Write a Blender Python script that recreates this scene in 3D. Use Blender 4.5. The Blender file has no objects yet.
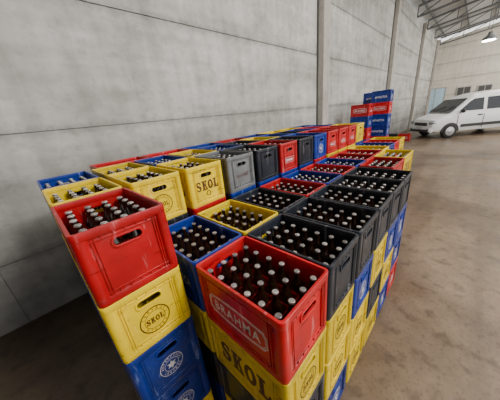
import bpy, bmesh, math, random
import numpy as np
from mathutils import Vector, Matrix
random.seed(4)
scene=bpy.context.scene
COL=scene.collection
T=1.24; H=.31; S=.33; L=.495

# ------------------------------------------------------------ materials
def mat(name,col,rough=.5,metal=0.,noise=0.,nscale=8.,bump=0.,col2=None,spec=.5,coat=0.,scuff=None,emit=None,perobj=None,dust=.3):
    m=bpy.data.materials.new(name); m.use_nodes=True
    nt=m.node_tree; b=nt.nodes['Principled BSDF']; N=nt.nodes.new; Lk=nt.links.new
    b.inputs['Roughness'].default_value=rough; b.inputs['Metallic'].default_value=metal
    b.inputs['Specular IOR Level'].default_value=spec
    b.inputs['Coat Weight'].default_value=coat
    c2=col2 or tuple(c*(1-noise) for c in col)
    tc=N('ShaderNodeTexCoord'); n=N('ShaderNodeTexNoise')
    n.inputs['Scale'].default_value=nscale; n.inputs['Detail'].default_value=6
    Lk(tc.outputs['Object'],n.inputs['Vector'])
    r=N('ShaderNodeValToRGB'); r.color_ramp.elements[0].position=.35; r.color_ramp.elements[1].position=.65
    r.color_ramp.elements[0].color=(*c2,1); r.color_ramp.elements[1].color=(*col,1)
    Lk(n.outputs['Fac'],r.inputs['Fac']); out=r.outputs['Color']
    oi=N('ShaderNodeObjectInfo')
    if scuff:
        ad=N('ShaderNodeVectorMath'); ad.operation='ADD'
        cb=N('ShaderNodeCombineXYZ'); mu=N('ShaderNodeMath'); mu.operation='MULTIPLY'; mu.inputs[1].default_value=37
        Lk(oi.outputs['Random'],mu.inputs[0]); Lk(mu.outputs[0],cb.inputs['X']); Lk(mu.outputs[0],cb.inputs['Z'])
        Lk(tc.outputs['Object'],ad.inputs[0]); Lk(cb.outputs[0],ad.inputs[1])
        def layer(out,scale,p0,p1,amt,c,det=9,mapping=None,rgh=.75):
            src=ad.outputs[0]
            if mapping:
                mp=N('ShaderNodeMapping'); mp.inputs['Scale'].default_value=mapping; mp.inputs['Rotation'].default_value=(.5,.3,.2); Lk(src,mp.inputs['Vector']); src=mp.outputs[0]
            n2=N('ShaderNodeTexNoise'); n2.inputs['Scale'].default_value=scale; n2.inputs['Detail'].default_value=det; n2.inputs['Roughness'].default_value=rgh
            Lk(src,n2.inputs['Vector'])
            r2=N('ShaderNodeValToRGB'); r2.color_ramp.elements[0].position=p0; r2.color_ramp.elements[1].position=p1
            r2.color_ramp.elements[0].color=(0,0,0,1); r2.color_ramp.elements[1].color=(amt,amt,amt,1)
            Lk(n2.outputs['Fac'],r2.inputs['Fac'])
            mx=N('ShaderNodeMix'); mx.data_type='RGBA'; Lk(r2.outputs['Color'],mx.inputs['Factor']); Lk(out,mx.inputs['A']); mx.inputs['B'].default_value=(*c,1); return mx.outputs['Result']
        out=layer(out,9,.48,.70,dust,tuple(.5*a+.5*d for a,d in zip(col,(.12,.10,.08))))
        out=layer(out,22,.56,.68,.7,scuff)
        out=layer(out,30,.61,.67,.8,tuple(min(1,s*1.6+.06) for s in scuff),4,(1,1,.12),.6)
        out=layer(out,26,.62,.67,.7,tuple(c*.25 for c in col),5,(.15,1,1),.6)
        hv=N('ShaderNodeHueSaturation'); mr=N('ShaderNodeMapRange'); mr.inputs['To Min'].default_value=.8; mr.inputs['To Max'].default_value=1.1
        Lk(oi.outputs['Random'],mr.inputs['Value']); Lk(mr.outputs[0],hv.inputs['Value']); Lk(out,hv.inputs['Color']); out=hv.outputs['Color']
    if perobj:
        hv=N('ShaderNodeHueSaturation'); mr=N('ShaderNodeMapRange'); mr.inputs['To Min'].default_value=perobj[0]; mr.inputs['To Max'].default_value=perobj[1]
        Lk(oi.outputs['Random'],mr.inputs['Value']); Lk(mr.outputs[0],hv.inputs['Value']); Lk(out,hv.inputs['Color']); out=hv.outputs['Color']
    Lk(out,b.inputs['Base Color'])
    if emit: b.inputs['Emission Color'].default_value=(*col,1); b.inputs['Emission Strength'].default_value=emit
    return m
CM={
 'yellow':mat('yellow_plastic',(.80,.565,.0),.36,noise=.12,nscale=7,scuff=(.52,.34,.02),dust=.15,spec=.4),
 'red':mat('red_plastic',(.56,.004,.010),.34,noise=.3,nscale=7,scuff=(.38,.05,.05),spec=.45),
 'blue':mat('blue_plastic',(.003,.030,.27),.34,noise=.3,nscale=7,scuff=(.04,.08,.24),spec=.45,dust=.2),
 'charcoal':mat('charcoal_plastic',(.016,.021,.032),.36,noise=.3,nscale=7,scuff=(.05,.05,.06),spec=.45),
 'grey':mat('grey_plastic',(.19,.20,.21),.42,noise=.3,nscale=7,scuff=(.12,.11,.1))}
M_brown=mat('dark_red_ink',(.085,.022,.010),.5,noise=.3,nscale=30); M_white=mat('white_ink',(.76,.74,.74),.5,noise=.35,nscale=40)
M_glass=mat('brown_bottle_glass',(.016,.006,.003),.1,spec=.6,coat=.3)
M_cap=mat('crown_cap_metal',(.60,.56,.54),.32,metal=.5,noise=.45,nscale=40,perobj=(.5,1.2))

# ------------------------------------------------------------ helpers
def obj(name,mesh,parent=None,loc=(0,0,0),rot=(0,0,0)):
    o=bpy.data.objects.new(name,mesh); COL.objects.link(o)
    if parent: o.parent=parent
    o.location=loc; o.rotation_euler=rot
    return o
def tag(o,label=None,category=None,group=None,kind=None):
    if label:o['label']=label
    if category:o['category']=category
    if group:o['group']=group
    if kind:o['kind']=kind
    return o
def add_box(bm,a,b,mi=0):
    vs=[bm.verts.new((x,y,z)) for z in (a[2],b[2]) for y in (a[1],b[1]) for x in (a[0],b[0])]
    for f in ((0,2,3,1),(4,5,7,6),(0,1,5,4),(2,6,7,3),(0,4,6,2),(1,3,7,5)):
        fc=bm.faces.new([vs[i] for i in f]); fc.material_index=mi
def bar(bm,p,q,w,mi=0):
    p=Vector(p);q=Vector(q);d=q-p;ln=d.length
    M=Matrix.Translation((p+q)/2)@d.to_track_quat('Z','Y').to_matrix().to_4x4()
    bmesh.ops.create_cube(bm,size=1,matrix=M@Matrix.Diagonal((w,w,ln,1)))
def tomesh(bm,name,mats,smooth=False):
    me=bpy.data.meshes.new(name); bmesh.ops.recalc_face_normals(bm,faces=bm.faces); bm.to_mesh(me); bm.free()
    for m in mats: me.materials.append(m)
    if smooth:
        for p in me.polygons:p.use_smooth=True
    return me
def rrect(w,h,r,n=5,cx=0,cy=0):
    pts=[]
    for k,(sx,sy) in enumerate(((1,1),(-1,1),(-1,-1),(1,-1))):
        for i in range(n+1):
            a=math.pi/2*(k+i/n)
            pts.append((cx+sx*(w/2-r)+r*math.cos(a),cy+sy*(h/2-r)+r*math.sin(a)))
    return pts
def cartouche(w,h,r,bow,cy=0,n=5,m=10):
    """label outline: scooped corners, gently bowed top and bottom"""
    pts=[]
    B=lambda x:bow*(1-(2*x/w)**2)
    for i in range(m+1):
        x=(w/2-r)-(w-2*r)*i/m; pts.append((x,cy+h/2+B(x)))
    for i in range(1,n): a=-math.pi/2*i/n; pts.append((-w/2+r*math.cos(a),cy+h/2+r*math.sin(a)))
    for i in range(1,n): a=math.pi/2*(1-i/n); pts.append((-w/2+r*math.cos(a),cy-h/2+r*math.sin(a)))
    pts2=[]
    for i in range(m+1):
        x=-(w/2-r)+(w-2*r)*i/m; pts2.append((x,cy-h/2-B(x)))
    pts+= pts2
    for i in range(1,n): a=math.pi-math.pi/2*i/n; pts.append((w/2+r*math.cos(a),cy-h/2+r*math.sin(a)))
    for i in range(1,n): a=-math.pi/2-math.pi/2*i/n; pts.append((w/2+r*math.cos(a)*1,cy+h/2+r*math.sin(-abs(a+math.pi/2)-math.pi/2+math.pi/2*0) if False else cy+h/2-r*math.sin(math.pi/2*i/n if False else math.pi/2*(1-i/n)*0+math.pi/2*i/n*0+math.acos(min(1,max(-1,-math.cos(a)))))))
    return pts
def cart(w,h,c,bow,cy,m=10):
    B=lambda x:bow*(1-(2*x/w)**2)
    xs=[(w/2-c)-(w-2*c)*i/m for i in range(m+1)]
    top=[(x,cy+h/2+B(x)) for x in xs]; bot=[(-x,cy-h/2-B(x)) for x in xs]
    return top+[(-w/2+c*.9,cy+h/2-c*.55),(-w/2,cy+h/2-c),(-w/2,cy-h/2+c),(-w/2+c*.9,cy-h/2+c*.55)]+bot+[(w/2-c*.9,cy-h/2+c*.55),(w/2,cy-h/2+c),(w/2,cy+h/2-c),(w/2-c*.9,cy+h/2-c*.55)]
def plate(loops,thick,M,bevel=0.):
    cu=bpy.data.curves.new('t','CURVE'); cu.dimensions='2D'; cu.fill_mode='BOTH'; cu.extrude=thick/2-bevel; cu.bevel_depth=bevel; cu.bevel_resolution=1; cu.offset=-bevel
    for lp in loops:
        s=cu.splines.new('POLY'); s.points.add(len(lp)-1); s.use_cyclic_u=True
        for p,q in zip(s.points,lp): p.co=(q[0],q[1],0,1)
    o=bpy.data.objects.new('t',cu); COL.objects.link(o)
    me=bpy.data.meshes.new_from_object(o.evaluated_get(bpy.context.evaluated_depsgraph_get()))
    bpy.data.objects.remove(o); me.transform(M); return me
def textmesh(s,width,height,M,bold=0.0,sp=None):
    cu=bpy.data.curves.new('t','FONT'); cu.body=s; cu.align_x='CENTER'; cu.align_y='CENTER'; cu.size=1; cu.offset=bold; cu.resolution_u=3
    cu.space_character=sp or 1+bold*2.5
    o=bpy.data.objects.new('t',cu); COL.objects.link(o)
    me=bpy.data.meshes.new_from_object(o.evaluated_get(bpy.context.evaluated_depsgraph_get()))
    bpy.data.objects.remove(o)
    xs=[v.co.x for v in me.vertices]; ys=[v.co.y for v in me.vertices]
    cx=(max(xs)+min(xs))/2; cy=(max(ys)+min(ys))/2
    sx=width/(max(xs)-min(xs)); sy=height/(max(ys)-min(ys))
    me.transform(M@Matrix.Diagonal((sx,sy,1,1))@Matrix.Translation((-cx,-cy,0))); return me
def join(meshes,name,mats,idx=None,smooth=False):
    bm=bmesh.new()
    for k,me in enumerate(meshes):
        n0=len(bm.faces); bm.from_mesh(me); bm.faces.ensure_lookup_table()
        for f in bm.faces[n0:]: f.material_index=idx[k] if idx else 0
    me=bpy.data.meshes.new(name); bm.to_mesh(me); bm.free()
    for m in mats: me.materials.append(m)
    if smooth:
        for p in me.polygons:p.use_smooth=True
    return me
def frameX(sgn,off): return Matrix(((0,0,sgn,sgn*off),(sgn,0,0,0),(0,1,0,0),(0,0,0,1)))
def frameY(sgn,off): return Matrix(((-sgn,0,0,0),(0,0,sgn,sgn*off),(0,1,0,0),(0,0,0,1)))

# ------------------------------------------------------------ crate
def crate_body():
    ms=[]; w,l=S,L
    for z0,z1,t,o in ((.278,.31,.013,0),(0,.034,.012,.002),(.262,.268,.006,.003),(.046,.052,.006,.003)):
        ms.append(plate([rrect(w-2*o,l-2*o,.022),rrect(w-2*o-2*t,l-2*o-2*t,.012)],z1-z0,Matrix.Translation((0,0,(z0+z1)/2)),bevel=.002 if z1-z0>.01 else .001))
    ms.append(plate([rrect(w-.012,l-.012,.02)],.008,Matrix.Translation((0,0,.012))))
    zc=.153;hh=.25
    for s in (1,-1):
        ms.append(plate([rrect(l-.03,hh,.004,2,0,zc)],.005,frameX(s,w/2-.0085)))
        ms.append(plate([rrect(w-.03,hh,.004,2,0,zc),rrect(.10,.032,.015,4,0,.232)],.005,frameY(s,l/2-.0085)))
        ms.append(plate([rrect(.116,.046,.02,4,0,.232),rrect(.10,.032,.015,4,0,.232)],.010,frameY(s,l/2-.006),bevel=.001))
        for yy in (-.190,-.178,.178,.190): ms.append(plate([rrect(.004,.24,.001,1,yy,zc)],.006,frameX(s,w/2-.004)))
        for yy in (-.112,-.102,.102,.112): ms.append(plate([rrect(.004,.24,.001,1,yy,zc)],.006,frameY(s,l/2-.004)))
        for i in range(9):
            yy=-.16+.04*i
            for z in (.273,.040): ms.append(plate([rrect(.004,.012,.001,1,yy,z)],.006,frameX(s,w/2-.004)))
        for i in range(5):
            yy=-.08+.04*i
            for z in (.273,.040): ms.append(plate([rrect(.004,.012,.001,1,yy,z)],.006,frameY(s,l/2-.004)))
    def Lpost(sx,sy):
        r=.022;a=.045;t=.009;pts=[]
        X=w/2-.001;Y=l/2-.001
        for i in range(6):
            an=math.pi/2*i/5; pts.append((X-r+r*math.cos(an),Y-r+r*math.sin(an)))
        pts+=[(X-a,Y),(X-a,Y-t)]
        for i in range(4):
            an=math.pi/2*(1-i/3); rr=r-t; pts.append((X-r+rr*math.cos(an),Y-r+rr*math.sin(an)))
        pts+=[(X-t,Y-a),(X,Y-a)]
        return plate([[(sx*p[0],sy*p[1]) for p in pts]],.25,Matrix.Translation((0,0,.153)))
    for sx in (1,-1):
        for sy in (1,-1): ms.append(Lpost(sx,sy))
    return ms
body_parts=crate_body()
BODY={c:join(body_parts,'crate_'+c,[CM[c]]) for c in CM}
def divider():
    bm=bmesh.new(); z0,z1=.02,.19
    iw,il=S/2-.012,L/2-.012
    for i in range(1,4): x=-iw+2*iw*i/4; add_box(bm,(x-.001,-il,z0),(x+.001,il,z1))
    for i in range(1,6): y=-il+2*il*i/6; add_box(bm,(-iw,y-.001,z0),(iw,y+.001,z1-.002))
    return bm
DIV={c:tomesh(divider(),'divider_'+c,[CM[c]]) for c in CM}
eX=S/2-.0058; eY=L/2-.0058
def ring(r0,r1,cy,M,n=28):
    return plate([[(r1*math.cos(2*math.pi*i/n),cy+r1*math.sin(2*math.pi*i/n)) for i in range(n)],
                  [(r0*math.cos(2*math.pi*i/n),cy+r0*math.sin(2*math.pi*i/n)) for i in range(n)]],.001,M)
def star(r,cy,M,k=5,q=.42):
    return plate([[(r*(1 if i%2==0 else q)*math.sin(math.pi*i/k),cy+r*(1 if i%2==0 else q)*math.cos(math.pi*i/k)) for i in range(2*k)]],.001,M)
def circtext(s,R,size,cy,M,a0,a1,flip=False):
    out=[]
    for i,ch in enumerate(s):
        a=a0+(a1-a0)*i/(len(s)-1)
        rot=a-math.pi/2 if not flip else a+math.pi/2
        out.append(textmesh(ch,size*(.75 if ch!='I' else .25),size,M@Matrix.Translation((R*math.cos(a),cy+R*math.sin(a),0))@Matrix.Rotation(rot,4,'Z'),bold=.01))
    return out
def shift(M,x,y): return M@Matrix.Translation((x,y,0))
def slab_letters(s,w,h,M,cy,t=.26,sf=.10):
    """heavy slab-serif logo letters built from strokes; S,K,O,L"""
    out=[]; n=len(s); cw=w/n*.90
    for k,ch in enumerate(s):
        x0=-w/2+w/n*k+(w/n-cw)/2; F=M@Matrix.Translation((x0,cy-h/2,0))@Matrix.Diagonal((cw,h,1,1))
        P=lambda pts,holes=[]: out.append(plate([pts]+holes,.001,F))
        if ch=='O': P([(.5+.5*math.cos(a),.5+.5*math.sin(a)) for a in [2*math.pi*i/24 for i in range(24)]],[[(.5+.19*math.cos(a),.5+.30*math.sin(a)) for a in [2*math.pi*i/24 for i in range(24)]]])
        elif ch=='L': P([(0,0),(.96,0),(.96,.40),(.84,.40),(.76,.16),(.48,.16),(.48,.88),(.62,.88),(.62,1),(0,1),(0,.88),(.14,.88),(.14,.12),(0,.12)])
        elif ch=='K': P([(0,0),(.60,0),(.60,.12),(.47,.12),(.47,.38),(.54,.46),(.68,.12),(.58,.12),(.58,.0),(1,0),(1,.12),(.94,.12),(.70,.62),(.86,.88),(.98,.88),(.98,1),(.56,1),(.56,.88),(.66,.88),(.47,.58),(.47,.88),(.60,.88),(.60,1),(0,1),(0,.88),(.13,.88),(.13,.12),(0,.12)])
        elif ch=='S': P([(.04,0),(.16,.06),(.30,.01),(.55,0),(.82,.08),(.95,.28),(.88,.48),(.62,.60),(.40,.69),(.34,.78),(.46,.87),(.66,.82),(.74,.68),(.88,.68),(.88,1),(.78,.95),(.62,.99),(.42,1),(.16,.92),(.04,.74),(.12,.55),(.36,.43),(.60,.33),(.64,.22),(.52,.13),(.32,.16),(.18,.35),(.04,.35)])
    return out
FX=frameX(-1,eX);FY=frameY(-1,eY)
TX=lambda s,w,h,M,y,b=.03,sp=None:textmesh(s,w,h,shift(M,0,y),bold=b,sp=sp)
rad=math.radians
PR={
 'yellow':(slab_letters('SKOL',.33,.125,FX,.150),[ring(.062,.067,.122,FY),ring(.044,.046,.122,FY)]+slab_letters('SKOL',.082,.030,FY,.122)+circtext('CERVEJA',.054,.011,.122,FY,rad(150),rad(30))+circtext('PILSEN',.054,.011,.122,FY,rad(220),rad(320),True),M_brown),
 'yellowtext':(slab_letters('SKOL',.33,.125,FX,.150),slab_letters('SKOL',.215,.075,FY,.150)+[ring(.015,.021,.083,FY)],M_brown),
 'red':([TX('BRAHMA',.27,.050,FX,.150,.018,1.25),plate([cart(.345,.090,.016,.012,.150),cart(.335,.080,.014,.012,.150)],.001,FX),plate([cart(.326,.071,.012,.012,.150),cart(.322,.067,.012,.012,.150)],.001,FX)],
        [TX('BRAHMA',.13,.028,FY,.12),plate([rrect(.17,.06,.01,3,0,.12),rrect(.165,.055,.008,3,0,.12)],.001,FY)],M_white),
 'blue':([TX('ANTARCTICA',.31,.055,FX,.14,.02)],[ring(.057,.060,.122,FY),ring(.034,.036,.122,FY),star(.026,.122,FY,6,.5)]+circtext('ANTARCTICA',.0465,.013,.122,FY,rad(170),rad(10))+circtext('CERVEJA',.0465,.011,.122,FY,rad(215),rad(325),True),M_white),
 'grey':([TX('BRAHMA',.15,.03,FX,.13)],[TX('BRAHMA',.15,.03,FY,.13,.01)],M_brown)}
PR={k:(join(a,'lettering_'+k,[m]),join(b,'emblem_'+k,[m])) for k,(a,b,m) in PR.items()}

# ------------------------------------------------------------ bottle
def lathe(bm,prof,n,off=(0,0,0),mi=0,closed_top=True,M=None):
    rings=[]
    for r,z in prof:
        ps=[Vector((r*math.cos(2*math.pi*i/n),r*math.sin(2*math.pi*i/n),z)) for i in range(n)]
        if M is not None: ps=[M@q for q in ps]
        rings.append([bm.verts.new(q+Vector(off)) for q in ps])
    for a,b in zip(rings,rings[1:]):
        for i in range(n):
            f=bm.faces.new((a[i],a[(i+1)%n],b[(i+1)%n],b[i])); f.smooth=True; f.material_index=mi
    if closed_top: f=bm.faces.new(rings[-1]); f.material_index=mi
    f=bm.faces.new(rings[0][::-1]); f.material_index=mi
HS=.925
BP=[(.027,0),(.0318,.003),(.0326,.01),(.0326,.158),(.0316,.178),(.027,.202),(.019,.224),(.0145,.242),(.0130,.262),(.0140,.265),(.0140,.271),(.0125,.273),(.0122,.279)]
BP=[(r,z*HS) for r,z in BP]
def bottle_mesh():
    bm=bmesh.new(); lathe(bm,BP,18); return tomesh(bm,'beer_bottle',[M_glass])
def cap_mesh():
    bm=bmesh.new(); n=42; rings=[]; dz=.279*(HS-1)
    for r,z,fl in ((.0133,.2745,.0010),(.0136,.2765,.0008),(.0124,.2803,0),(.0104,.2815,0)):
        rings.append([bm.verts.new(((r+(fl if i%2 else -fl))*math.cos(2*math.pi*i/n),(r+(fl if i%2 else -fl))*math.sin(2*math.pi*i/n),z+dz)) for i in range(n)])
    for a,b in zip(rings,rings[1:]):
        for i in range(n): bm.faces.new((a[i],a[(i+1)%n],b[(i+1)%n],b[i]))
    bm.faces.new(rings[-1]); bm.faces.new(rings[0][::-1])
    return tomesh(bm,'crown_cap',[M_cap])
BOT=bottle_mesh(); CAP=cap_mesh()

# ------------------------------------------------------------ layout
crates=[]
LAB={'yellow':'yellow plastic beer crate, dark red lettering','red':'red plastic beer crate, white lettering',
     'blue':'dark blue plastic beer crate, white round emblem','charcoal':'charcoal plastic beer crate, plain ribbed sides',
     'grey':'grey plastic beer crate, faded lettering'}
def crate(c,x0,y0,z,rot=False,vis=True,full=False,j=1.,txt=False,noend=False):
    w,l=(L,S) if rot else (S,L)
    a=(math.pi/2 if rot else 0)+math.radians(random.uniform(-.7,.7))*j
    cx=x0+w/2+random.uniform(-.002,.002)*j; cy=y0+l/2+random.uniform(-.002,.002)*j
    o=obj('beer_crate',BODY[c],loc=(cx,cy,z),rot=(0,0,a))
    tag(o,LAB[c]+(', holding brown bottles' if full else ', under other crates'),'beer crate','stacked beer crates')
    if vis:
        obj('bottle_divider',DIV[c],o)
        k='yellowtext' if (txt and c=='yellow') else c
        if k in PR:
            obj('printed_lettering',PR[k][0],o)
            if not noend: obj('printed_emblem',PR[k][1],o)
    if full: crates.append((o.location.copy(),a))
    return o
def stack(cols,x0,y0,rot=False,vis=True,full=True,j=1.,txt=False,noend=False):
    n=len(cols)
    for i,c in enumerate(cols):
        crate(c,x0,y0,(n-1-i)*H,rot,vis or i==0,full and i==0,j,txt and i==0,noend and i==0)
hid=lambda k:[random.choice(['yellow','blue','red','charcoal']) for _ in range(k)]
stack(['red','yellow','charcoal','yellow'],0,0,j=0,noend=True)
P1=.341
R1=[['charcoal','yellow','yellow','blue'],['charcoal','blue','yellow','yellow'],['charcoal','yellow','charcoal','yellow'],
    ['charcoal','blue','yellow','blue'],['charcoal','blue','blue','red']]
for i,c in enumerate(R1): stack(c,P1*(i+1),0,j=.5)
stack(['red','yellow','blue','blue'],2.10,.165,rot=True)
stack(['yellow','yellow','red','blue'],2.62,.165,rot=True)
R2=['blue','yellow','charcoal','red','blue','red','blue','red','red','yellow','blue','red','yellow']
for i,c in enumerate(R2): stack([c]+(hid(3) if i<9 else ['yellow','red','blue']),.003+.343*i,.507,vis=(i>8),j=.6)
stack(['red','yellow','blue','blue','yellow'],-.367,.549,j=.4,noend=True)
U1=['yellow','yellow','yellow','grey','charcoal','red','charcoal','blue','red','red','red','yellow']
for i,c in enumerate(U1):
    x=-.367+.372*i+(.0 if i<3 else .01)
    stack([c]+hid(4),x,1.085,vis=False,txt=(i==2),j=.6)
U2=['blue','yellow','blue','yellow','blue','charcoal','yellow','blue','charcoal','blue','red','blue']
for i,c in enumerate(U2): stack([c]+['blue' if i==0 else random.choice(['red','blue','yellow']) for _ in range(4)],-.367+.372*i,1.60,vis=False,j=.6)
U3=['red','red','blue','red','blue','yellow','yellow','blue']
for i,c in enumerate(U3): stack([c]+hid(4),.06+.52*i,2.12,rot=True,vis=False,j=.6)
stack(['blue','red','blue','blue','red','blue','red'],7.1,1.42,vis=True)
stack(['blue','blue','red','blue','red','blue','red'],7.6,1.80,vis=True)
stack(['red','blue','red','blue','blue','red'],6.4,1.72,vis=True)

# ------------------------------------------------------------ bottles
cam_loc=Vector((-.3778,-.3065,.6082+T))
crates.sort(key=lambda c:(c[0]-cam_loc).length)
proto=None; far=bmesh.new()
iw,il=S/2-.012,L/2-.012
dz=.279*(HS-1)
LP=[(.032,.145),(.032,.165),(.019,.207),(.0135,.23),(.0130,.274+dz)]
for k,(loc,a) in enumerate(crates):
    for i in range(4):
        for jx in range(6):
            x=-iw+2*iw*(i+.5)/4+random.uniform(-.0012,.0012); y=-il+2*il*(jx+.5)/6+random.uniform(-.0012,.0012)
            px=loc.x+x*math.cos(a)-y*math.sin(a); py=loc.y+x*math.sin(a)+y*math.cos(a)
            cl=lambda v:max(-.011,min(.011,v))
            t1,t2=cl(random.gauss(0,.01)),cl(random.gauss(0,.01))
            if k<12:
                if proto is None:
                    proto=obj('beer_bottle',BOT); pc=obj('crown_cap',CAP,proto)
                    tag(proto,'brown glass beer bottle with silver crown cap in crate','bottle','beer bottles in crates'); b=proto
                else:
                    b=proto.copy(); COL.objects.link(b); c2=pc.copy(); COL.objects.link(c2); c2.parent=b
                b.location=(px,py,loc.z+.0168); b.rotation_euler=(t1,t2,random.random()*6)
            else:
                z=loc.z+.0165
                lathe(far,LP,8,(px,py,z),0); lathe(far,[(.0138,.274+dz),(.0138,.277+dz),(.0110,.281+dz)],10,(px,py,z),1)
fo=obj('beer_bottle',tomesh(far,'more_bottles',[M_glass,M_cap]))
tag(fo,'brown glass beer bottles with silver caps filling the crates','bottles','beer bottles in crates','stuff')

# ------------------------------------------------------------ setting
YW=2.78; XB=26.0; XF=-7.0; YR=-16
def concrete(name,c1,c2,sc=(1,1,1),rough=.85,streak=.86,boards=False,stains=(),rv=None,lowshade=False,bumps=.35,seamgrime=None,gapshade=False,pos=(.38,.62)):
    m=bpy.data.materials.new(name); m.use_nodes=True; nt=m.node_tree; b=nt.nodes['Principled BSDF']; b.inputs['Roughness'].default_value=rough
    N=nt.nodes.new; Lk=nt.links.new
    tc=N('ShaderNodeTexCoord'); mp=N('ShaderNodeMapping'); mp.inputs['Scale'].default_value=sc; Lk(tc.outputs['Object'],mp.inputs['Vector'])
    n1=N('ShaderNodeTexNoise'); n1.inputs['Scale'].default_value=1.2; n1.inputs['Detail'].default_value=9; n1.inputs['Roughness'].default_value=.68; Lk(mp.outputs['Vector'],n1.inputs['Vector'])
    n2=N('ShaderNodeTexNoise'); n2.inputs['Scale'].default_value=9; n2.inputs['Detail'].default_value=6; n2.inputs['Roughness'].default_value=.7; Lk(tc.outputs['Object'],n2.inputs['Vector'])
    r=N('ShaderNodeValToRGB'); r.color_ramp.elements[0].position=pos[0]; r.color_ramp.elements[1].position=pos[1]
    r.color_ramp.elements[0].color=(*c2,1); r.color_ramp.elements[1].color=(*c1,1)
    mx=N('ShaderNodeMath'); mx.operation='MULTIPLY_ADD'; mx.inputs[1].default_value=.35; Lk(n2.outputs['Fac'],mx.inputs[0])
    ms=N('ShaderNodeMath'); ms.operation='MULTIPLY'; ms.inputs[1].default_value=.65; Lk(n1.outputs['Fac'],ms.inputs[0]); Lk(ms.outputs[0],mx.inputs[2])
    Lk(mx.outputs[0],r.inputs['Fac']); out=r.outputs['Color']
    def mulc(out,c):
        mm=N('ShaderNodeMix'); mm.data_type='RGBA'; mm.blend_type='MULTIPLY'; mm.inputs['Factor'].default_value=1
        Lk(out,mm.inputs['A']); Lk(c,mm.inputs['B']); return mm.outputs['Result']
    def mul(out,scale,p0,p1,dark,nsc=1.5,det=4,dist=0):
        mp2=N('ShaderNodeMapping'); mp2.inputs['Scale'].default_value=scale; Lk(tc.outputs['Object'],mp2.inputs['Vector'])
        n3=N('ShaderNodeTexNoise'); n3.inputs['Scale'].default_value=nsc; n3.inputs['Detail'].default_value=det; n3.inputs['Distortion'].default_value=dist; Lk(mp2.outputs['Vector'],n3.inputs['Vector'])
        r3=N('ShaderNodeValToRGB'); r3.color_ramp.elements[0].position=p0; r3.color_ramp.elements[0].color=(*dark,1); r3.color_ramp.elements[1].position=p1; r3.color_ramp.elements[1].color=(1,1,1,1)
        Lk(n3.outputs['Fac'],r3.inputs['Fac']); return mulc(out,r3.outputs['Color'])
    if streak: out=mul(out,(4,4,.3),.3,.6,(streak,)*3)
    if boards:
        out=mul(out,(.2,.2,5.0),.36,.56,(.87,.87,.865),1.0,3)
        out=mul(out,(.4,.4,1.6),.38,.56,(.82,.815,.80),1.0,9,.3)
        out=mul(out,(1.0,1.0,1.4),.32,.50,(.78,.775,.76),2.0,10)
        out=mul(out,(1.0,1.0,1.0),.30,.46,(.86,.86,.85),12,6)
    for s in stains: out=mul(out,*s)
    def zsep():
        sp=N('ShaderNodeSeparateXYZ'); Lk(tc.outputs['Object'],sp.inputs[0]); return sp
    if lowshade:  # shade low on the wall painted into its colour, edge broken by noise
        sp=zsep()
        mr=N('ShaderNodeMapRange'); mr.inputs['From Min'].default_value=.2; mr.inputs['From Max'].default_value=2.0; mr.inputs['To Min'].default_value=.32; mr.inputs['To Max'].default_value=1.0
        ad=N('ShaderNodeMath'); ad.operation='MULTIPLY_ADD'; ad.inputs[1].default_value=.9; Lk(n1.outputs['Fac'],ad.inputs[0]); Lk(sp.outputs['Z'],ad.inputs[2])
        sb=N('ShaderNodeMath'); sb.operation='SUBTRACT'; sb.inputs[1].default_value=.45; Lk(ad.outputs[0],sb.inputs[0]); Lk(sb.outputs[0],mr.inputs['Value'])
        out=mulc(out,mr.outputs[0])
    if seamgrime:
        sp=zsep(); sb=N('ShaderNodeMath'); sb.operation='SUBTRACT'; sb.inputs[1].default_value=.72; Lk(sp.outputs['Z'],sb.inputs[0])
        pp=N('ShaderNodeMath'); pp.operation='PINGPONG'; pp.inputs[1].default_value=.6; Lk(sb.outputs[0],pp.inputs[0])
        nm=N('ShaderNodeMath'); nm.operation='MULTIPLY_ADD'; nm.inputs[1].default_value=-.35; nm.inputs[2].default_value=.17; Lk(n2.outputs['Fac'],nm.inputs[0])
        a2=N('ShaderNodeMath'); a2.operation='ADD'; Lk(pp.outputs[0],a2.inputs[0]); Lk(nm.outputs[0],a2.inputs[1])
        mr=N('ShaderNodeMapRange'); mr.inputs['From Min'].default_value=0; mr.inputs['From Max'].default_value=.07; mr.inputs['To Min'].default_value=seamgrime; mr.inputs['To Max'].default_value=1
        Lk(a2.outputs[0],mr.inputs['Value']); out=mulc(out,mr.outputs[0])
    if gapshade:  # shade in the gap beside the wall, painted into the floor colour
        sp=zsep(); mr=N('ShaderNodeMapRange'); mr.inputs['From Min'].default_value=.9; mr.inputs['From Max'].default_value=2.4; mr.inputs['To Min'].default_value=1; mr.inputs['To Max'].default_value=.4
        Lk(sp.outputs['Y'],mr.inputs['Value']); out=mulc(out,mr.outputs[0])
    Lk(out,b.inputs['Base Color'])
    if rv:
        mr=N('ShaderNodeMapRange'); mr.inputs['From Min'].default_value=.35; mr.inputs['From Max'].default_value=.65; mr.inputs['To Min'].default_value=rv[0]; mr.inputs['To Max'].default_value=rv[1]
        Lk(n1.outputs['Fac'],mr.inputs['Value']); Lk(mr.outputs[0],b.inputs['Roughness'])
    bp=N('ShaderNodeBump'); bp.inputs['Strength'].default_value=bumps; bp.inputs['Distance'].default_value=.012; Lk(mx.outputs[0],bp.inputs['Height']); Lk(bp.outputs['Normal'],b.inputs['Normal'])
    return m
M_wall=concrete('concrete_wall',(.59,.585,.56),(.43,.425,.405),(.6,.6,.9),streak=.80,boards=True,lowshade=True,seamgrime=.72)
M_back=concrete('pale_concrete_wall',(.66,.62,.54),(.50,.47,.41),(.5,.5,1.8),seamgrime=.7)
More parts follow.
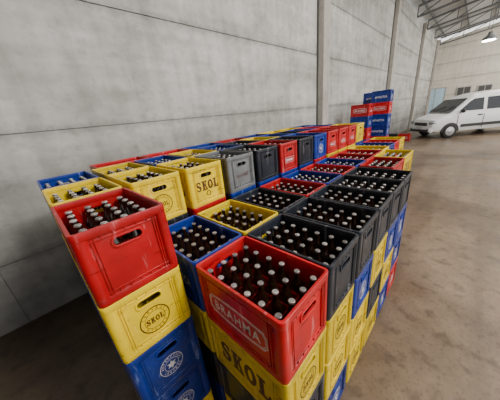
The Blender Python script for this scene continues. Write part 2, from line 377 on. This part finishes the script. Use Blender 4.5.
M_col=concrete('concrete_column',(.48,.45,.40),(.32,.30,.27)); M_joint=mat('dark_wall_joint',(.06,.06,.055),.9)
M_floor=concrete('dirty_floor',(.250,.180,.118),(.145,.103,.067),(1.0,1.0,1.0),rough=.5,streak=None,rv=(.28,.58),gapshade=True,
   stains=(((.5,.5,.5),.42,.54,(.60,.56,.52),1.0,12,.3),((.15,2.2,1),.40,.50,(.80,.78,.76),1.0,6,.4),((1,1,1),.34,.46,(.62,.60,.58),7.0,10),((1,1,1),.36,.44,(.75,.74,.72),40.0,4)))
def struct(name,me,loc=(0,0,0)): return tag(obj(name,me,loc=loc),kind='structure')
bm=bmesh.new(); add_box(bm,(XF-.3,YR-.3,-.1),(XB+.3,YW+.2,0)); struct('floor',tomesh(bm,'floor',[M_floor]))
colX=[-.9,5.7,12.2,18.7,25.2]
bm=bmesh.new(); add_box(bm,(XF,YW+.014,0),(XB,YW+.2,6.05))
seams=[0,.72,1.92,3.12,4.32,5.52,6.05]
xs=[XF]+colX+[XB]
for a,b2 in zip(xs,xs[1:]):
    for z0,z1 in zip(seams,seams[1:]):
        add_box(bm,(a+.006,YW,z0+.006),(b2-.006,YW+.015,z1-.006))
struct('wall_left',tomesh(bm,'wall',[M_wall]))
for i,x in enumerate(colX[1:]):
    bm=bmesh.new(); add_box(bm,(x-.17,YW-.16,0),(x+.17,YW-.001,6.0)); add_box(bm,(x-.22,YW-.02,0),(x+.22,YW-.0015,5.98),1)
    struct('trim_%d'%(i+1),tomesh(bm,'column',[M_col,M_joint]))
slope=.13
roofz=lambda y:6.1+(YW-y)*slope
def prism(bm,pts,x0,x1):
    a=[bm.verts.new((x0,y,z)) for y,z in pts]; b=[bm.verts.new((x1,y,z)) for y,z in pts]
    bm.faces.new(a); bm.faces.new(b[::-1]); n=len(pts)
    for i in range(n): bm.faces.new((a[i],a[(i+1)%n],b[(i+1)%n],b[i]))
gp=[(YW-.001,0),(YR,0),(YR,roofz(YR)-.1),(YW-.001,5.95)]
bm=bmesh.new(); prism(bm,gp,XB+.02,XB+.25)
for k in range(3):
    y1=YW-.002-6.2*k
    for z0,z1 in zip(seams,seams[1:-1]):
        add_box(bm,(XB,max(y1-6.18,YR),z0+.014),(XB+.021,y1,z1-.014))
struct('wall_back',tomesh(bm,'backwall',[M_back]))
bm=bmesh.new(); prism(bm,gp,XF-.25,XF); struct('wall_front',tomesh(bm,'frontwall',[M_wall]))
M_roof=mat('galvanised_roof_sheet',(.66,.67,.66),.5,metal=.2,noise=.2,nscale=1.5)
M_steel=mat('grey_painted_steel',(.13,.135,.14),.5,noise=.2)
bm=bmesh.new(); prev=None; n=int((XB-XF)/.06)
for i in range(n+1):
    x=XF+i*(XB-XF)/n; dzz=.02*(1 if (i//2)%2 else -1)
    a=[bm.verts.new((x,y,roofz(y)+.16+dzz)) for y in (YW+.2,YR)]
    if prev: bm.faces.new((prev[0],a[0],a[1],prev[1]))
    prev=a
struct('ceiling',tomesh(bm,'roof',[M_roof]))
nn=5
for y in np.arange(2.4,YR,-1.35):
    bm=bmesh.new(); z=roofz(y)+.08; add_box(bm,(XF,y-.03,z-.06),(XB,y+.03,z+.055)); struct('trim_%d'%nn,tomesh(bm,'purlin',[M_steel])); nn+=1
for x in colX[1:]+[x+3.25 for x in colX[1:-1]]:
    bm=bmesh.new(); ya,yb=YW-.2,-15.5
    top=lambda y:roofz(y)-.02
    bar(bm,(x,ya,top(ya)),(x,yb,top(yb)),.09); bar(bm,(x,ya,top(ya)-.45),(x,yb,top(yb)-.75),.08)
    m=14
    for i in range(m):
        y0=ya+(yb-ya)*i/m;y1=ya+(yb-ya)*(i+1)/m; d=lambda y:top(y)-.45-.3*(ya-y)/(ya-yb)
        bar(bm,(x,y0,top(y0)),(x,y0,d(y0)),.045); bar(bm,(x,y0,d(y0)),(x,y1,top(y1)),.045)
    struct('trim_%d'%nn,tomesh(bm,'truss',[M_steel])); nn+=1
M_sky=mat('translucent_daylight_sheet',(1,.97,.90),.6,emit=10)
w_n=1
for x in (3.2,9,15.5,22):
    for y0,y1 in ((-1.8,-4.4),(-7.2,-9.8)):
        bm=bmesh.new(); vs=[(x-.6,y0,roofz(y0)+.125),(x+.6,y0,roofz(y0)+.125),(x+.6,y1,roofz(y1)+.125),(x-.6,y1,roofz(y1)+.125)]
        bm.faces.new([bm.verts.new(v) for v in vs]); struct('window_%d'%w_n,tomesh(bm,'skylight_fill',[M_sky])); w_n+=1

# ------------------------------------------------------------ camera
p=[-0.3778,-0.3065,0.6082+T,0.7985,0.3629,-0.107,217.5671]
cy,sy=math.cos(p[3]),math.sin(p[3])
fwd=Vector((math.cos(p[4])*cy,math.cos(p[4])*sy,-math.sin(p[4])))
right=Vector((sy,-cy,0)); up=right.cross(fwd)
r_=right*math.cos(p[5])+up*math.sin(p[5]); u_=-right*math.sin(p[5])+up*math.cos(p[5])
cd=bpy.data.cameras.new('camera'); cam=bpy.data.objects.new('camera',cd); COL.objects.link(cam)
cam.matrix_world=Matrix(((r_.x,u_.x,-fwd.x,p[0]),(r_.y,u_.y,-fwd.y,p[1]),(r_.z,u_.z,-fwd.z,p[2]),(0,0,0,1)))
cd.sensor_fit='HORIZONTAL'; cd.sensor_width=36; cd.lens=36*p[6]/500; cd.clip_start=.02; cd.clip_end=200
scene.camera=cam
def un(px,py,ax,v):
    d=fwd+r_*(px-250)/p[6]+u_*(200-py)/p[6]
    return Vector(p[:3])+d*((v-p[ax])/d[ax])
M_dark=mat('dusty_dark_glass',(.07,.07,.07),.3); M_frame=mat('painted_frame',(.35,.34,.32),.5)
M_bluep=mat('pale_blue_door_paint',(.42,.60,.72),.5,noise=.15)
for (a,b_,m,nm) in (((458,88),(469,95),M_dark,'window_%d'),((479,86),(490,93),M_dark,'window_%d'),((427,90),(441,112),M_bluep,'door_%d')):
    A=un(*a,0,XB-.03);B=un(*b_,0,XB-.03); y0,y1=A.y,B.y; z1=A.z; z0=B.z if m is M_dark else 0.
    if m is not M_dark: z1=max(z1,2.2)
    bm=bmesh.new(); add_box(bm,(XB-.04,y1,z0),(XB-.001,y0,z1),0)
    for q in ((y1-.06,y1),(y0,y0+.06)): add_box(bm,(XB-.07,q[0],z0),(XB-.001,q[1],z1+.06),1)
    add_box(bm,(XB-.07,y1,z1),(XB-.001,y0,z1+.06),1); add_box(bm,(XB-.06,(y0+y1)/2-.02,z0),(XB-.041,(y0+y1)/2+.02,z1),1)
    struct(nm%(w_n if m is M_dark else 1),tomesh(bm,'opening',[m,M_frame])); w_n+=1

# ------------------------------------------------------------ van
M_paint=mat('white_car_paint',(.78,.79,.80),.25,coat=.6); M_tyre=mat('black_rubber',(.018,.018,.018),.8); M_hub=mat('silver_hubcap',(.5,.5,.52),.3,metal=.7)
M_blk=mat('black_trim',(.03,.03,.032),.55); M_lamp=mat('clear_headlight',(.30,.33,.36),.1,metal=.4); M_glassd=mat('tinted_window_glass',(.015,.02,.025),.12)
M_redl=mat('red_tail_lamp',(.5,.02,.02),.2); M_plate=mat('grey_plate',(.55,.56,.57),.5)
van=bpy.data.objects.new('van',None); COL.objects.link(van)
tag(van,'small white panel van parked on the concrete floor by the wall','van')
hd=Vector((-.64,.77,0)).normalized(); fw=Vector((13.6,.39,0)); lf=Vector((-hd.y,hd.x,0))
van.location=fw-hd*1.35-lf*.78; van.rotation_euler=(0,0,math.atan2(hd.y,hd.x))
side_y=lambda z:.84 if z<.95 else .84-(z-.95)/.8*.15
prof=[(2.13,.60),(2.12,.74),(2.06,.85),(1.93,.92),(1.65,1.02),(1.38,1.10),(.70,1.66),(.42,1.78),(.05,1.85),(-.7,1.89),(-1.7,1.87),(-1.98,1.80),(-2.08,1.55),(-2.12,1.0)]
bm=bmesh.new(); rows=[]
for k,(x,zt) in enumerate(prof):
    nar=.10 if k==0 else .05 if k==1 else .02 if k==2 else 0
    if x<-2.0: nar=.05
    zb=.28 if -1.9<x<1.9 else .34
    zm=min(.95,zt-.1); wt=side_y(zt-.07)-(.07 if zt<1.15 else .0)
    sec=[(0,zb),(.76,zb),(.83,zb+.15),(.84,zm*.8+.06),(side_y(zm)-.005,zm),(wt,zt-.06),(wt-.10,zt-.01),(wt*.5,zt+.015),(0,zt+.02)]
    sec=[(max(0,y-nar if y>0 else 0),z) for y,z in sec]
    full=sec+[(-y,z) for y,z in sec[-2:0:-1]]
    rows.append([bm.verts.new((x,y,z)) for y,z in full])
for a,b2 in zip(rows,rows[1:]):
    for i in range(len(a)): bm.faces.new((a[i],a[(i+1)%len(a)],b2[(i+1)%len(a)],b2[i]))
bm.faces.new(rows[0]); bm.faces.new(rows[-1][::-1])
vb=tomesh(bm,'van_body',[M_paint],True); vb.set_sharp_from_angle(angle=math.radians(28))
body=obj('body',vb,van)
bv=body.modifiers.new('b','BEVEL'); bv.width=.015; bv.segments=2; bv.limit_method='ANGLE'; bv.angle_limit=math.radians(35)
def patch(name,pts,m,th=.012,par=van):
    bm=bmesh.new(); vs=[Vector(v) for v in pts]; nrm=(vs[1]-vs[0]).cross(vs[2]-vs[1]).normalized()
    f=[bm.verts.new(v+nrm*th) for v in vs]; g=[bm.verts.new(v-nrm*.01) for v in vs]
    bm.faces.new(f); bm.faces.new(g[::-1]); n=len(vs)
    for i in range(n): bm.faces.new((f[i],f[(i+1)%n],g[(i+1)%n],g[i]))
    return obj(name,tomesh(bm,name,[m]),par)
patch('windshield',[(1.34,-.73,1.160),(1.34,.73,1.160),(.74,.65,1.655),(.74,-.65,1.655)],M_glassd)
bm=bmesh.new(); bar(bm,(1.42,-.5,1.15),(1.13,.02,1.39),.02); bar(bm,(1.42,.1,1.15),(1.13,.55,1.39),.02); obj('windshield_wiper',tomesh(bm,'wiper',[M_blk]),van)
bm=bmesh.new(); add_box(bm,(1.37,-.7,1.12),(1.46,.7,1.135)); obj('cowl_trim',tomesh(bm,'cowl',[M_blk]),van)
for s in (1,-1):
    def sp(x,z): return (x,s*(side_y(z)+.004),z)
    seq=lambda l:l if s<0 else l[::-1]
    patch('side_window',seq([sp(1.08,1.15),sp(.66,1.52),sp(.50,1.61),sp(.10,1.63),sp(.10,1.13)]),M_glassd,.006 )
    patch('side_window',seq([sp(-.05,1.13),sp(-.05,1.63),sp(-.80,1.64),sp(-.80,1.13)]),M_glassd,.006)
    bm=bmesh.new(); add_box(bm,(-.92,s*.835,.46),(.92,s*.862,.58)); obj('body_moulding',tomesh(bm,'moulding',[M_blk]),van)
    for xx in (1.10,.03,-.90):
        bm=bmesh.new(); add_box(bm,(xx-.012,s*.836,.38),(xx+.012,s*.8455,.95)); obj('door_seam',tomesh(bm,'seam',[M_blk]),van)
    bm=bmesh.new(); bmesh.ops.create_cube(bm,size=1,matrix=Matrix.Translation((.20,s*.855,.93))@Matrix.Diagonal((.18,.035,.04,1))); obj('door_handle',tomesh(bm,'handle',[M_blk]),van)
    bm=bmesh.new(); bmesh.ops.create_icosphere(bm,subdivisions=2,radius=1,matrix=Matrix.Translation((1.05,s*.97,1.16))@Matrix.Diagonal((.07,.12,.095,1))); bar(bm,(1.03,s*.82,1.09),(1.05,s*.93,1.13),.04); obj('side_mirror',tomesh(bm,'mirror',[M_blk],True),van)
    bm=bmesh.new(); bmesh.ops.create_icosphere(bm,subdivisions=3,radius=1,matrix=Matrix.Translation((1.985,s*.64,.73))@Matrix.Rotation(-s*.45,4,'Z')@Matrix.Diagonal((.17,.21,.11,1))); obj('headlight',tomesh(bm,'headlight',[M_lamp],True),van)
    bm=bmesh.new(); lathe(bm,[(.06,-.01),(.06,.01)],16,(2.185,s*.62,.42),M=Matrix.Rotation(math.pi/2,3,'Y')); obj('fog_lamp',tomesh(bm,'fog',[M_lamp]),van)
    bm=bmesh.new(); add_box(bm,(-2.13,s*.66,.95),(-2.06,s*.81,1.5)); obj('tail_light',tomesh(bm,'tail',[M_redl]),van)
    for xx in (1.35,-1.32):
        bm=bmesh.new(); ro=[(xx+.385*math.cos(math.pi*i/16),.30+.385*math.sin(math.pi*i/16)) for i in range(17)]
        vs=[bm.verts.new((x,s*.846,z)) for x,z in ro]; bm.faces.new(vs)
        vs2=[bm.verts.new((x,s*.80,z)) for x,z in ro]; bm.faces.new(vs2)
        for i in range(16): bm.faces.new((vs[i],vs[i+1],vs2[i+1],vs2[i]))
        obj('wheel_arch',tomesh(bm,'arch',[M_blk]),van)
        wh=bpy.data.objects.new('wheel',None); COL.objects.link(wh); wh.parent=van; wh.location=(xx,s*.78,.31)
        R_=Matrix.Rotation(-s*math.pi/2,3,'X')
        bm=bmesh.new(); lathe(bm,[(.20,-.09),(.29,-.09),(.31,-.07),(.31,.06),(.29,.085),(.20,.085)],28,(0,0,0),M=R_); obj('tyre',tomesh(bm,'tyre',[M_tyre]),wh)
        bm=bmesh.new(); lathe(bm,[(.195,.05),(.195,.09),(.17,.097),(.06,.085),(.05,.10)],20,(0,0,0),M=R_); obj('hubcap',tomesh(bm,'hub',[M_hub]),wh)
bm=bmesh.new(); add_box(bm,(2.0,-.78,.30),(2.19,.78,.57)); bmesh.ops.bevel(bm,geom=bm.edges[:],offset=.05,segments=2,affect='EDGES'); obj('front_bumper',tomesh(bm,'bumper',[M_paint]),van)
bm=bmesh.new(); add_box(bm,(2.08,-.44,.60),(2.150,.44,.74)); obj('grille',tomesh(bm,'grille',[M_blk]),van)
bm=bmesh.new(); add_box(bm,(2.15,-.66,.31),(2.20,.66,.43)); obj('air_intake',tomesh(bm,'intake',[M_blk]),van)
bm=bmesh.new(); add_box(bm,(2.18,-.2,.46),(2.205,.2,.56)); obj('licence_plate',tomesh(bm,'plate',[M_plate]),van)

b0=un(404,141,2,0.)
o=crate('red',b0.x,b0.y-.2,0,vis=True); o['label']='red plastic beer crate standing alone on the floor'
o=crate('charcoal',b0.x+.1,b0.y+.35,0,vis=True); o['label']='charcoal plastic beer crate standing alone on the floor'
M_em=mat('lamp_diffuser',(1,1,.97),.4,emit=25)
lp=un(489,40,0,17.0); lz=lp.z
lamp=bpy.data.objects.new('ceiling_lamp',None); COL.objects.link(lamp); lamp.location=(17,lp.y,lz); tag(lamp,'white high bay lamp hanging from the roof steel','lamp')
bm=bmesh.new(); lathe(bm,[(.26,0),(.24,.10),(.10,.22),(.08,.34)],24); obj('lamp_shade',tomesh(bm,'shade',[M_steel]),lamp)
bm=bmesh.new(); lathe(bm,[(.23,-.03),(.245,0.01)],24); obj('diffuser',tomesh(bm,'diff',[M_em]),lamp)
bm=bmesh.new(); bar(bm,(0,0,.3),(0,0,roofz(lp.y)+.05-lz),.02); obj('suspension_rod',tomesh(bm,'rod',[M_steel]),lamp)

# ------------------------------------------------------------ light
w=bpy.data.worlds.new('w'); scene.world=w; w.use_nodes=True
w.node_tree.nodes['Background'].inputs['Color'].default_value=(1,.98,.95,1); w.node_tree.nodes['Background'].inputs['Strength'].default_value=1.9
def area(name,loc,target,sx,sy_,e,col=(1,1,1)):
    l=bpy.data.lights.new(name,'AREA'); l.shape='RECTANGLE'; l.size=sx; l.size_y=sy_; l.energy=e; l.color=col
    o=bpy.data.objects.new(name,l); COL.objects.link(o); o.location=loc
    o.rotation_euler=(Vector(target)-Vector(loc)).to_track_quat('-Z','Y').to_euler(); return o
area('skylight_fill',(2.5,-4.6,6.4),(3,1,1.2),2.0,1.5,640,(1,.97,.92))
area('skylight_fill',(13,-5,6.6),(13,-2,0),10,4,950,(1,.96,.90))
area('skylight_fill',(21,-5,5.5),(24,1,4),4,3,550,(1,.95,.87))  # fill light added to brighten the far end, no roof sheet there
